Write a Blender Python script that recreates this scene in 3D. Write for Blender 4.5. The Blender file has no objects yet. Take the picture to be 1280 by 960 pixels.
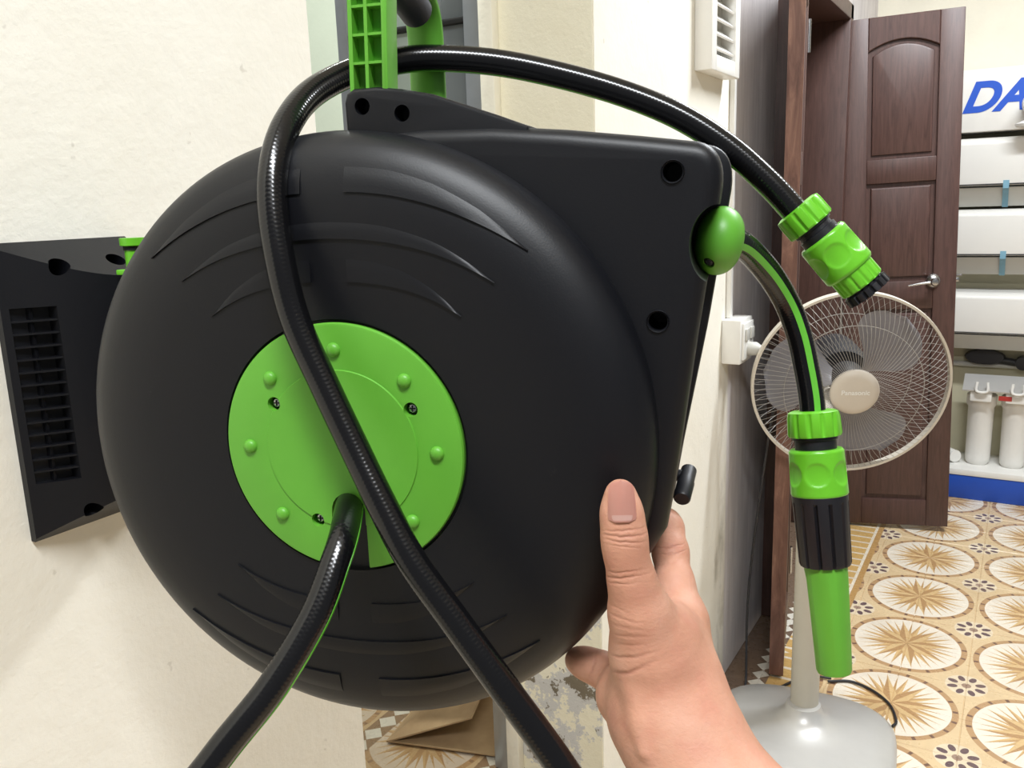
import bpy, bmesh, math, random
import numpy as np
from math import sin, cos, pi, radians, atan2, sqrt, hypot
from mathutils import Vector, Matrix
random.seed(3)
scene = bpy.context.scene
COL = scene.collection

# ------------------------------------------------------------------ camera
F = 1072.0; PITCH = radians(11.9); ROLL = radians(2.0); H = 1.35; AZ = radians(-30.95)
def rotz(a): return np.array([[cos(a), -sin(a), 0], [sin(a), cos(a), 0], [0, 0, 1]])
_f = np.array([0, cos(PITCH), -sin(PITCH)]); _r = np.array([1., 0, 0]); _u = np.cross(_r, _f)
RIGHT = rotz(-AZ) @ (cos(ROLL)*_r - sin(ROLL)*_u)
UP = rotz(-AZ) @ (cos(ROLL)*_u + sin(ROLL)*_r)
FWD = rotz(-AZ) @ _f
CAM = np.array([0, 0, H])
cd = bpy.data.cameras.new('camera'); cam = bpy.data.objects.new('camera', cd); COL.objects.link(cam)
cd.sensor_width = 36; cd.lens = F/1280*36; cd.clip_start = .02
M = Matrix.Identity(4)
for i in range(3):
    M[i][0] = RIGHT[i]; M[i][1] = UP[i]; M[i][2] = -FWD[i]; M[i][3] = CAM[i]
cam.matrix_world = M
scene.camera = cam

# ------------------------------------------------------------------ world, lamps, exposure
w = bpy.data.worlds.new('World'); scene.world = w; w.use_nodes = True
bg = w.node_tree.nodes['Background']; bg.inputs[0].default_value = (.96, .98, 1, 1); bg.inputs[1].default_value = .15
def area(name, loc, size, energy, color, rot=(0, 0, 0)):
    l = bpy.data.lights.new(name, 'AREA'); l.shape = 'RECTANGLE'; l.size, l.size_y = size
    l.energy = energy; l.color = color
    o = bpy.data.objects.new(name, l); COL.objects.link(o); o.location = loc; o.rotation_euler = rot
    return o
area('ceiling_tube_light', (.35, 2.55, 2.9), (1.2, .12), 62, (.90, .95, 1))
area('ceiling_tube_light_rear', (.45, -.45, 2.95), (1.2, .25), 52, (.93, .965, 1))
area('side_room_light', (-1.7, 1.5, 2.9), (.6, .12), 30, (.95, 1, .97))
vs = scene.view_settings
vs.view_transform = 'Standard'; vs.look = 'None'; vs.gamma = 1; vs.use_curve_mapping = False
vs.exposure = .42

# ------------------------------------------------------------------ helpers
def ray(u, v): return FWD + RIGHT*(u-640)/F - UP*(v-480)/F
def P(u, v, z): return CAM + ray(u, v)*z            # pixel + distance -> world point
def onplane(u, v, n, p0):
    d = ray(u, v); n = np.array(n, float); return CAM + d*((n @ (np.array(p0, float)-CAM))/(n @ d))

def srgb(*c):
    return tuple(((x/255)/12.92 if x/255 <= .04045 else ((x/255+.055)/1.055)**2.4) for x in c) + (1,)

class X:
    """tiny expression wrapper over shader math nodes"""
    nt = None
    def __init__(s, k): s.k = k
    @staticmethod
    def op(o, *a):
        n = X.nt.nodes.new('ShaderNodeMath'); n.operation = o
        for i, q in enumerate(a):
            if isinstance(q, X): X.nt.links.new(q.k, n.inputs[i])
            else: n.inputs[i].default_value = q
        return X(n.outputs[0])
    def __add__(s, o): return X.op('ADD', s, o)
    def __sub__(s, o): return X.op('SUBTRACT', s, o)
    def __rsub__(s, o): return X.op('SUBTRACT', o, s)
    def __mul__(s, o): return X.op('MULTIPLY', s, o)
    def __truediv__(s, o): return X.op('DIVIDE', s, o)
    def lt(s, o): return X.op('LESS_THAN', s, o)
    def gt(s, o): return X.op('GREATER_THAN', s, o)
    def abs(s): return X.op('ABSOLUTE', s)
    def pmod(s, p): return X.op('FLOORED_MODULO', s, p)
def mixc(a, b, f):
    n = X.nt.nodes.new('ShaderNodeMix'); n.data_type = 'RGBA'
    for q, i in ((a, 6), (b, 7)):
        if isinstance(q, tuple): n.inputs[i].default_value = q
        else: X.nt.links.new(q, n.inputs[i])
    if isinstance(f, X): X.nt.links.new(f.k, n.inputs[0])
    elif isinstance(f, float): n.inputs[0].default_value = f
    else: X.nt.links.new(f, n.inputs[0])
    return n.outputs[2]
def noise(scale, detail=3, rough=.5, vec=None, dist=0):
    n = X.nt.nodes.new('ShaderNodeTexNoise'); n.inputs['Scale'].default_value = scale
    n.inputs['Detail'].default_value = detail; n.inputs['Roughness'].default_value = rough
    n.inputs['Distortion'].default_value = dist
    if vec is not None: X.nt.links.new(vec, n.inputs['Vector'])
    return n.outputs[0]
def ramp(fac, *stops):
    n = X.nt.nodes.new('ShaderNodeValToRGB'); e = n.color_ramp.elements
    while len(e) < len(stops): e.new(.5)
    for q, (p, c) in zip(e, stops):
        q.position = p; q.color = c if isinstance(c, tuple) else (c, c, c, 1)
    X.nt.links.new(fac.k if isinstance(fac, X) else fac, n.inputs[0]); return n.outputs[0]
def pos():
    n = X.nt.nodes.new('ShaderNodeNewGeometry'); return n.outputs['Position']
def objc():
    n = X.nt.nodes.new('ShaderNodeTexCoord'); return n.outputs['Object']
def sep(v):
    n = X.nt.nodes.new('ShaderNodeSeparateXYZ'); X.nt.links.new(v, n.inputs[0]); return [X(o) for o in n.outputs]
def mapping(v, scale=(1, 1, 1)):
    n = X.nt.nodes.new('ShaderNodeMapping'); n.inputs['Scale'].default_value = scale
    X.nt.links.new(v, n.inputs[0]); return n.outputs[0]
def bump(bsdf, h, strength=.2, dist=.001):
    n = X.nt.nodes.new('ShaderNodeBump'); n.inputs['Strength'].default_value = strength
    n.inputs['Distance'].default_value = dist
    X.nt.links.new(h, n.inputs['Height']); X.nt.links.new(n.outputs[0], bsdf.inputs['Normal'])

MATS = {}
def mat(name, color=(.5, .5, .5, 1), rough=.5, metal=0, var=0, vscale=40, bmp=0, bscale=600, bdist=.0005, coat=0, spec=.5, alpha=1, fn=None):
    if name in MATS: return MATS[name]
    m = bpy.data.materials.new(name); m.use_nodes = True; MATS[name] = m
    X.nt = m.node_tree; b = X.nt.nodes['Principled BSDF']
    b.inputs['Base Color'].default_value = color; b.inputs['Roughness'].default_value = rough
    b.inputs['Metallic'].default_value = metal; b.inputs['Specular IOR Level'].default_value = spec
    b.inputs['Coat Weight'].default_value = coat; b.inputs['Alpha'].default_value = alpha
    if var:
        lo = tuple(c*(1-var) for c in color[:3])+(1,); hi = tuple(min(1, c*(1+var)) for c in color[:3])+(1,)
        X.nt.links.new(ramp(noise(vscale, 4, .6, objc()), (.3, lo), (.7, hi)), b.inputs['Base Color'])
    if bmp: bump(b, noise(bscale, 2, .5, objc()), bmp, bdist)
    if fn: fn(b)
    return m
def link(s, t): X.nt.links.new(s.k if isinstance(s, X) else s, t)

def obj(name, me, m=None, parent=None, smooth=None):
    if isinstance(me, bmesh.types.BMesh):
        b = me; bmesh.ops.recalc_face_normals(b, faces=b.faces)
        me = bpy.data.meshes.new(name); b.to_mesh(me); b.free()
    o = bpy.data.objects.new(name, me); COL.objects.link(o)
    if m: me.materials.clear(); me.materials.append(MATS[m] if isinstance(m, str) else m)
    if parent: o.parent = parent
    if smooth is not None: shade(me, smooth)
    return o
def shade(me, ang=35):
    me.polygons.foreach_set('use_smooth', [True]*len(me.polygons))
    me.set_sharp_from_angle(angle=radians(ang))
def empty(name, loc=(0, 0, 0), mw=None):
    o = bpy.data.objects.new(name, None); COL.objects.link(o); o.empty_display_size = .05
    if mw is not None: o.matrix_world = mw
    else: o.location = loc
    return o
def tag(o, label=None, cat=None, group=None, kind=None):
    if label: o['label'] = label
    if cat: o['category'] = cat
    if group: o['group'] = group
    if kind: o['kind'] = kind
    return o
def bm_box(x0, x1, y0, y1, z0, z1, bev=0, seg=2, bm=None):
    nb = bmesh.new()
    bmesh.ops.create_cube(nb, size=1)
    for v in nb.verts:
        v.co = Vector((x0+(v.co.x+.5)*(x1-x0), y0+(v.co.y+.5)*(y1-y0), z0+(v.co.z+.5)*(z1-z0)))
    if bev: bmesh.ops.bevel(nb, geom=nb.edges[:], offset=bev, segments=seg, profile=.5, affect='EDGES')
    if bm is None: return nb
    t = bpy.data.meshes.new('t'); nb.to_mesh(t); nb.free(); bm.from_mesh(t); bpy.data.meshes.remove(t); return bm
def bm_prism(poly, d0, d1, axis='y', bev=0, seg=3, bevel_front_only=False):
    """poly of (a,b); extruded along axis. axis y: (a,d,b); x: (d,a,b); z: (a,b,d)"""
    f = {'y': lambda a, b, d: (a, d, b), 'x': lambda a, b, d: (d, a, b), 'z': lambda a, b, d: (a, b, d)}[axis]
    bm = bmesh.new()
    A = [bm.verts.new(f(a, b, d0)) for a, b in poly]; B = [bm.verts.new(f(a, b, d1)) for a, b in poly]
    n = len(poly); fa = bm.faces.new(A); fb = bm.faces.new(B[::-1])
    for i in range(n): bm.faces.new((A[i], B[i], B[(i+1) % n], A[(i+1) % n]))
    bmesh.ops.recalc_face_normals(bm, faces=bm.faces)
    if bev:
        es = list(fa.edges) + ([] if bevel_front_only else list(fb.edges))
        bmesh.ops.bevel(bm, geom=es, offset=bev, segments=seg, profile=.5, affect='EDGES')
    return bm
def bm_lathe(prof, n=48, axis='z', bm=None, closed=False, mod=None):
    """prof [(r,h)] about axis (z default; y: axis along +y)"""
    bm = bm or bmesh.new(); rings = []
    for r, h in prof:
        if r < 1e-6:
            rings.append([bm.verts.new((0, 0, h) if axis == 'z' else (0, h, 0))]); continue
        ring = []
        for i in range(n):
            a = 2*pi*i/n; rr = r*(mod(a, h, r) if mod else 1)
            ring.append(bm.verts.new((rr*cos(a), rr*sin(a), h) if axis == 'z' else (rr*cos(a), h, rr*sin(a))))
        rings.append(ring)
    for A, B in zip(rings, rings[1:] + ([rings[0]] if closed else [])):
        for i in range(n):
            j = (i+1) % n
            if len(A) == 1 and len(B) == 1: continue
            if len(A) == 1: bm.faces.new((A[0], B[i], B[j]))
            elif len(B) == 1: bm.faces.new((A[i], B[0], A[j]))
            else: bm.faces.new((A[i], B[i], B[j], A[j]))
    return bm
def catmull(pts, n=10):
    p = [np.array(q, float) for q in pts]; p = [2*p[0]-p[1]] + p + [2*p[-1]-p[-2]]; out = []
    for i in range(1, len(p)-2):
        for k in range(n):
            t = k/n; a, b, c, d = p[i-1:i+3]
            out.append(.5*(2*b+(c-a)*t+(2*a-5*b+4*c-d)*t*t+(3*b-a-3*c+d)*t**3))
    out.append(p[-2]); return np.array(out)
def frames(path, ref=None):
    T = np.gradient(path, axis=0); T /= np.linalg.norm(T, axis=1)[:, None]
    n = np.array(ref if ref is not None else (0, 0, 1), float); n -= T[0]*(n @ T[0])
    if np.linalg.norm(n) < 1e-6: n = np.array((1., 0, 0)); n -= T[0]*(n @ T[0])
    n /= np.linalg.norm(n); N = []
    for t in T:
        n = n - t*(n @ t); n = n/np.linalg.norm(n); N.append(n)
    N = np.array(N); return T, N, np.cross(T, N)
def bm_tube(path, r, seg=12, bm=None, caps=True, ref=None, sq=(1, 1)):
    bm = bm or bmesh.new(); path = np.array(path, float); T, N, B = frames(path, ref)
    rs = r if hasattr(r, '__len__') else [r]*len(path); rings = []
    for p, n, b, q in zip(path, N, B, rs):
        rings.append([bm.verts.new(p + q*(cos(2*pi*i/seg)*n*sq[0] + sin(2*pi*i/seg)*b*sq[1])) for i in range(seg)])
    for A, C in zip(rings, rings[1:]):
        for i in range(seg): bm.faces.new((A[i], A[(i+1) % seg], C[(i+1) % seg], C[i]))
    if caps: bm.faces.new(rings[0][::-1]); bm.faces.new(rings[-1])
    return bm
def tmp(bm):
    me = bpy.data.meshes.new('tmp'); bmesh.ops.recalc_face_normals(bm, faces=bm.faces); bm.to_mesh(me); bm.free()
    o = bpy.data.objects.new('tmp', me); COL.objects.link(o); return o
def cut(o, cutters):
    """boolean difference, applied"""
    ts = [tmp(c) for c in cutters]
    for t in ts:
        m = o.modifiers.new('b', 'BOOLEAN'); m.operation = 'DIFFERENCE'; m.object = t; m.solver = 'EXACT'
    pm = o.parent; o.parent = None; mb = o.matrix_basis.copy(); o.matrix_basis = Matrix.Identity(4)
    bpy.context.view_layer.update()
    dg = bpy.context.evaluated_depsgraph_get()
    me = bpy.data.meshes.new_from_object(o.evaluated_get(dg)); o.modifiers.clear(); o.data = me
    o.matrix_basis = mb; o.parent = pm
    for t in ts:
        d = t.data; bpy.data.objects.remove(t); bpy.data.meshes.remove(d)
def bm_cyl(p0, p1, r, n=24, bm=None):
    return bm_tube([p0, p1], r, n, bm)
def text(name, s, size, m, parent=None, mw=None, ext=.0005, shear=0, off=0, align='CENTER'):
    c = bpy.data.curves.new(name, 'FONT'); c.body = s; c.size = size; c.extrude = ext; c.shear = shear; c.offset = off
    c.align_x = align; c.align_y = 'CENTER'; t = bpy.data.objects.new(name, c); COL.objects.link(t)
    bpy.context.view_layer.update()
    me = bpy.data.meshes.new_from_object(t.evaluated_get(bpy.context.evaluated_depsgraph_get()))
    bpy.data.objects.remove(t); bpy.data.curves.remove(c)
    o = obj(name, me, m, parent)
    if mw is not None: o.matrix_local = mw
    return o
def basis(x, y, z, o):
    m = Matrix.Identity(4)
    for i in range(3): m[i][0] = x[i]; m[i][1] = y[i]; m[i][2] = z[i]; m[i][3] = o[i]
    return m

# ------------------------------------------------------------------ materials
WX = -.655                                   # face of the long left wall
def f_wall(b):
    p = pos(); s = sep(p)
    base = ramp(noise(3, 4, .6, p), (.3, srgb(238, 233, 218)), (.75, srgb(245, 241, 229)))
    # dirty rising damp near floor and by the door (Y beyond 2 m)
    n1 = X(noise(9, 6, .65, mapping(p, (1, 1, .45))))
    low = X.op('SMOOTH_MIN', X.op('MAXIMUM', (0.95 - s[2])*.55, 0.0), 1.0, .1)
    far = X.op('MINIMUM', X.op('MAXIMUM', (s[1]-1.6)*1.6, 0.0), 1.0)
    f = ramp((n1 + low*.30)*far, (.54, 0.0), (.80, 1.0))
    c = mixc(base, srgb(168, 162, 146), f)
    st = X.op('MINIMUM', X.op('MAXIMUM', (s[1]-2.20)*60, 0.0), 1.0)      # mild dirt grey, plus door leaf's shadow put into the wall colour
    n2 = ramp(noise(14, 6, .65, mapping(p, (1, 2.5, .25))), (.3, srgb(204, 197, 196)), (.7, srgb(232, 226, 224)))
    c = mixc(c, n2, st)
    # small dark blemishes
    sp = ramp(noise(38, 3, .6, p), (.70, 0.0), (.74, 1.0))
    c = mixc(c, srgb(150, 138, 118), X(sp)*.25)
    link(c, b.inputs['Base Color'])
    h = X(noise(26, 6, .6, p)) + X(noise(160, 3, .6, p))*.25
    bump(b, h.k, .22, .006)
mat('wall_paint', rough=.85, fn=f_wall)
def f_jamb(b):
    p = pos()
    base = ramp(noise(4, 3, .5, p), (.3, srgb(238, 231, 205)), (.7, srgb(244, 239, 218)))
    s = sep(p)
    n = X(noise(11, 7, .68, p)) - X.op('MAXIMUM', (s[2]-.75)*.25, 0.0)
    c = mixc(base, srgb(205, 203, 198), ramp(n, (.51, 0.0), (.53, 1.0)))
    c = mixc(c, srgb(120, 110, 92), ramp(n, (.59, 0.0), (.61, 1.0)))
    sp = ramp(noise(60, 2, .5, p), (.68, 0.0), (.70, 1.0)); c = mixc(c, srgb(110, 100, 80), X(sp)*X.op('MAXIMUM', X.op('MINIMUM', 1.3-s[2]*1.3, .7), 0.0))
    link(c, b.inputs['Base Color']); bump(b, n.k, .6, .01)
mat('peeling_paint', rough=.8, fn=f_jamb)
mat('cream_wall', srgb(242, 237, 219), .85, var=.05, vscale=4, bmp=.3, bscale=60, bdist=.004)
mat('green_white_wall', srgb(214, 222, 205), .85, var=.04, vscale=4, bmp=.2, bscale=60, bdist=.003)
mat('ceiling_paint', srgb(240, 238, 230), .9, var=.02, vscale=3)

MX, MY, PX_, PY_ = -.219, 3.003, .341, .3555      # medallion lattice of the printed tiles
BX = -.408                                          # border line
def f_tile(b):
    p = pos(); s = sep(p)
    x = (s[0]-(MX-PX_/2)).pmod(PX_) - PX_/2; y = ((s[1]-(MY-PY_/2)).pmod(PY_) - PY_/2)*(PX_/PY_)
    r = X.op('SQRT', x*x+y*y); th = X.op('ARCTAN2', y, x)
    wob = X(noise(30, 3, .5, p))
    bgc = mixc(srgb(212, 184, 142), srgb(224, 199, 158), noise(12, 4, .6, p))
    # medallion
    c = mixc(bgc, srgb(184, 148, 108), r.lt(.163))
    dots = ((th/(2*pi/20)).pmod(1.0)-.5).abs().lt(.09)
    c = mixc(c, srgb(120, 92, 76), dots*r.lt(.162)*r.gt(.149))
    c = mixc(c, srgb(232, 221, 203), r.lt(.147))
    def star(k, R, wdt, c, la, lb, ph):
        a = (th/(2*pi/k)+ph).pmod(1.0)-.5
        arc = a*(2*pi/k)*r                          # signed distance across the ray
        half = (R-r)*wdt
        ins = arc.abs().lt(half)*r.lt(R)
        return mixc(c, mixc(la, lb, a.gt(0.0)), ins)
    c = star(32, .138, .060, c, srgb(205, 172, 122), srgb(190, 152, 104), .5)
    c = star(16, .142, .11, c, srgb(212, 178, 126), srgb(190, 153, 106), .0)
    c = star(8, .130, .21, c, srgb(212, 180, 130), srgb(178, 140, 97), .25)
    # flower
    x2 = (s[0]-MX).pmod(PX_) - PX_/2; y2 = ((s[1]-MY).pmod(PY_) - PY_/2)*(PX_/PY_)
    r2 = X.op('SQRT', x2*x2+y2*y2); t2 = X.op('ARCTAN2', y2, x2)
    a2 = ((t2/(2*pi/8)).pmod(1.0)-.5)*(2*pi/8)*r2
    q = (r2-.037)/.0135; pet = (q*q + (a2/.0085)*(a2/.0085)).lt(1.0)
    c = mixc(c, srgb(226, 208, 178), r2.lt(.053))
    c = mixc(c, srgb(104, 84, 86), pet)
    c = mixc(c, srgb(160, 134, 116), r2.lt(.012))
    # border strip beside the wall
    bx = (s[0]-BX)*-1.0
    yb = ((s[1]/.1185).pmod(1.0)-.5).abs()
    cb = mixc(srgb(232, 220, 198), srgb(204, 166, 104), (yb*.12+.03).gt((bx-.05)*.5)*bx.gt(.03))
    cb = mixc(cb, srgb(226, 212, 190), ((yb-.25).abs()).lt(.05))
    y3 = ((s[1]/.05).pmod(1.0)-.5).abs(); d3 = ((bx-.155)/.05).abs() + y3
    cb = mixc(cb, mixc(srgb(120, 100, 84), srgb(226, 220, 206), d3.lt(.5)), bx.gt(.13))
    cb = mixc(cb, srgb(186, 146, 92), bx.lt(.02))
    u4 = (((s[0]+1.41).pmod(PX_))/.06); v4 = (s[1]/.06).pmod(1.0)
    c4 = mixc(mixc(c, srgb(138, 108, 74), .62), mixc(srgb(128, 102, 76), srgb(190, 182, 166), ((u4-.5).abs()+(v4-.5).abs()).lt(.48)), u4.lt(1.0))
    c = mixc(c, mixc(cb, c4, s[0].lt(-.86)), bx.gt(0.0))
    c = mixc(c, srgb(150, 120, 84), X(ramp(noise(5, 5, .6, p), (.5, 0.0), (.85, 1.0)))*.35)
    link(c, b.inputs['Base Color'])
    link(ramp(noise(40, 3, .5, p), (.3, .22), (.7, .38)), b.inputs['Roughness'])
mat('printed_tile', rough=.3, fn=f_tile)
mat('grout', srgb(150, 128, 100), .9, var=.15, vscale=30)
def f_wood(b):
    o = objc(); n = noise(9, 6, .65, mapping(o, (9, 9, .7)), 1.2)
    link(ramp(n, (.3, srgb(66, 45, 40)), (.7, srgb(90, 64, 57))), b.inputs['Base Color']); bump(b, n, .15, .001)
mat('dark_wood', rough=.42, fn=f_wood)
def f_wood2(b):
    o = objc(); n = noise(7, 6, .7, mapping(o, (6, 6, .8)), 1.0)
    link(ramp(n, (.3, srgb(86, 54, 44)), (.58, srgb(124, 88, 74)), (.75, srgb(160, 122, 102))), b.inputs['Base Color']); bump(b, n, .2, .001)
mat('worn_wood_edge', rough=.5, fn=f_wood2)

def f_black(b):
    o = objc()
    n = noise(900, 2, .5, o)
    bump(b, n, .12, .0004)
    sc = X(ramp(noise(45, 5, .7, o), (.66, 0.0), (.80, 1.0)))*X(ramp(noise(700, 2, .5, o), (.5, 0.0), (.6, 1.0)))
    link(mixc(srgb(12, 13, 18), srgb(66, 66, 68), sc*.35), b.inputs['Base Color'])
mat('black_plastic', srgb(20, 21, 25), .44, fn=f_black, spec=.38)
mat('dark_hole', srgb(8, 8, 10), .8, var=.1)
mat('black_rubber', srgb(22, 22, 27), .45, bmp=.2, bscale=900, bdist=.0003)
mat('grip_rubber', srgb(52, 52, 60), .6, bmp=.3, bscale=900, bdist=.0003)
mat('green_plastic', srgb(96, 168, 52), .42, var=.04, vscale=30, bmp=.12, bscale=1200, bdist=.0003)
mat('green_gloss', srgb(104, 188, 42), .28, var=.04, vscale=60)
mat('stripe_green', srgb(100, 184, 60), .25, var=.03, vscale=60)
mat('steel', srgb(190, 190, 190), .25, metal=1, var=.05)
def f_hose(b):
    n = X.nt.nodes.new('ShaderNodeUVMap'); s = sep(n.outputs[0])
    k = X.op('SINE', s[0]*2600.0 + s[1]*44.0)*.5 + X.op('SINE', s[0]*2600.0 - s[1]*44.0)*.5
    bump(b, k.k, .07, .0005)
    link(ramp(X.op('ADD', k*.25, .5), (.2, srgb(11, 11, 13)), (.8, srgb(16, 16, 18))), b.inputs['Base Color'])
mat('hose_rubber', srgb(20, 20, 22), .2, fn=f_hose, spec=.5)
mat('white_plastic', srgb(236, 234, 228), .4, var=.02, vscale=20)
mat('offwhite_ac', srgb(232, 230, 224), .35, var=.015, vscale=6)
mat('grey_lip', srgb(196, 194, 186), .45, var=.03, vscale=8)
mat('slot_black', srgb(30, 28, 26), .6, var=.1)
mat('blue_paint', srgb(32, 78, 178), .45, var=.05, vscale=10)
mat('blue_letter', srgb(28, 84, 196), .5, var=.02)
mat('blue_tape', srgb(120, 165, 185), .5, var=.08, vscale=40)
mat('panel_beige', srgb(196, 190, 162), .7, var=.06, vscale=5)
mat('fan_beige', srgb(206, 198, 184), .4, var=.02, vscale=20)
mat('fan_pole', srgb(186, 181, 168), .4, var=.02, vscale=20)
mat('wire_beige', srgb(150, 145, 138), .4, var=.02, vscale=20)
mat('fan_silver', srgb(196, 194, 190), .32, metal=.25, var=.03, vscale=15)
mat('fan_hub', srgb(204, 194, 180), .4, var=.02)
mat('fan_blade', srgb(158, 155, 158), .35, alpha=.9, var=.02)
mat('motor_black', srgb(38, 37, 40), .5, var=.1)
mat('aluminium', srgb(168, 172, 176), .35, metal=.55, var=.05, vscale=20)
mat('glass_grey', srgb(120, 126, 128), .08, var=.06, vscale=3)
mat('glass_pale', srgb(176, 190, 180), .1, var=.05, vscale=3)
mat('dark_gasket', srgb(34, 34, 34), .7, var=.1)
def f_card(b):
    p = objc(); link(ramp(noise(10, 4, .6, p), (.3, srgb(150, 122, 88)), (.7, srgb(176, 148, 110))), b.inputs['Base Color'])
mat('cardboard', rough=.85, fn=f_card)
mat('brown_box', srgb(140, 112, 88), .6, var=.1)
mat('red_label', srgb(176, 50, 44), .5, var=.05)
CREASE = [  # u, v, z, width, depth, normal (right, down), half length
    (780, 663, .434, .0007, .7, .10, 1, .009), (780, 670, .434, .0008, 1, .05, 1, .010), (780, 677, .434, .0007, .8, -.05, 1, .009), (780, 683, .434, .0006, .4, -.08, 1, .007),
    (775, 716, .436, .0007, .5, .15, 1, .009), (774, 724, .436, .0008, .9, .18, 1, .011), (772, 731, .437, .0007, .5, .1, 1, .009),
    (772, 762, .44, .0009, .25, -.25, 1, .010), (772, 773, .44, .0009, .4, -.15, 1, .012), (775, 786, .44, .0010, .3, -.05, 1, .012), (778, 798, .44, .0010, .45, .1, 1, .012), (780, 811, .44, .0010, .35, .2, 1, .012), (781, 824, .445, .0011, .8, .35, 1, .013),
    (784, 838, .45, .0014, 1.2, .6, 1, .014),
    (744, 834, .505, .0007, .9, 1, .35, .010), (760, 842, .495, .0008, 1, 1, .4, .012),
    (839, 685, .515, .0006, .8, .15, 1, .010), (841, 692, .515, .0006, .6, .15, 1, .009), (836, 711, .50, .0007, .8, .35, 1, .011), (834, 719, .49, .0007, .6, .5, 1, .010)]
def f_skin(b):
    p = pos()
    c = ramp(noise(26, 5, .6, p), (.25, srgb(188, 134, 110)), (.5, srgb(200, 147, 122)), (.8, srgb(208, 160, 137)))
    c = mixc(c, srgb(190, 120, 104), X(ramp(noise(70, 3, .5, p), (.5, 0.0), (.75, 1.0)))*.3)
    wob = (X(noise(160, 3, .6, p)) - .5)*.0026
    tot = None; s = sep(p)
    for (u, v_, z, wd, dep, tu, tv, rad) in CREASE:
        q = P(u, v_, z); nn = RIGHT*tu - UP*tv; nn = nn/np.linalg.norm(nn)
        dx, dy, dz = (s[i]-float(q[i]) for i in range(3))
        t = (dx*float(nn[0]) + dy*float(nn[1]) + dz*float(nn[2]) + wob)/wd
        d2 = (dx*dx + dy*dy + dz*dz)/(rad*rad)
        g = X.op('POWER', 2.718, (t*t + d2)*-1.0)*dep
        tot = g if tot is None else tot + g
    c = mixc(c, srgb(150, 92, 76), X.op('MINIMUM', tot*.40, .6))
    link(c, b.inputs['Base Color'])
    b.inputs['Subsurface Weight'].default_value = .12; b.inputs['Subsurface Radius'].default_value = (.008, .003, .0015)
    h = X(noise(500, 3, .6, p))*.35 + X(noise(170, 4, .65, mapping(p, (1, 1, 2.0))))*.55 - tot*1.1
    bump(b, h.k, .6, .0009)
mat('skin', rough=.55, fn=f_skin, spec=.35)
mat('nail', srgb(220, 166, 150), .30, var=.04, vscale=60)
mat('nail_moon', srgb(230, 192, 180), .35, var=.03, vscale=60)

# ------------------------------------------------------------------ the room
def struct(name, bm, m, parent=None, smooth=None):
    o = obj(name, bm, m, parent, smooth)
    if parent is None: o['kind'] = 'structure'
    return o
floor = struct('floor', bm_box(-3.2, 2.6, -1.6, 4.5, -.12, -.003), 'printed_tile')
# tiles, one by one, where the camera sees the floor
tx, ty = PX_/2, PY_/2
tb = bm_box(.0007, tx-.0007, .0007, ty-.0007, -.01, 0, .0012, 1); tmesh = None
for i in range(-3, 8):
    for j in range(-9, 7):
        X0 = MX + i*tx; Y0 = MY + j*ty
        if X0 < WX + .01 or X0 > .95: continue
        if Y0 > 4.1: continue
        if tmesh is None:
            t = obj('tile', tb, 'printed_tile', floor); tmesh = t.data
        else:
            t = bpy.data.objects.new('tile', tmesh); COL.objects.link(t); t.parent = floor
        t.location = (X0, Y0, random.uniform(-.0004, .0004)-.0002)
struct('ceiling', bm_box(-3.2, 2.6, -1.6, 4.5, 3.1, 3.2), 'ceiling_paint')
T = .205                                       # wall thickness
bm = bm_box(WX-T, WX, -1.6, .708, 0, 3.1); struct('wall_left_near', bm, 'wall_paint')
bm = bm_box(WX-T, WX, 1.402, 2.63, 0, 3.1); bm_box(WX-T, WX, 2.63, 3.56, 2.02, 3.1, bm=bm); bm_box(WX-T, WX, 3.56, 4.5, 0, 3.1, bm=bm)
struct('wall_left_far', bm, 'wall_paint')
struct('trim_1', bm_box(WX-T+.002, WX-.002, 1.3985, 1.4019, 0, 3.1), 'peeling_paint')
struct('wall_end', bm_box(WX, 2.6, 4.42, 4.5, 0, 3.1), 'cream_wall')
struct('wall_side_room', bm_box(-3.2, WX-T, 2.55, 2.65, 0, 3.1), 'cream_wall')
struct('wall_side_room_panel', bm_box(-3.2, -2.16, 2.535, 2.549, 0, 3.1), 'green_white_wall')
struct('wall_room_beyond_door', bm_box(-2.0, -1.95, 2.66, 4.5, 0, 3.1), 'dark_wood')

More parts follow.
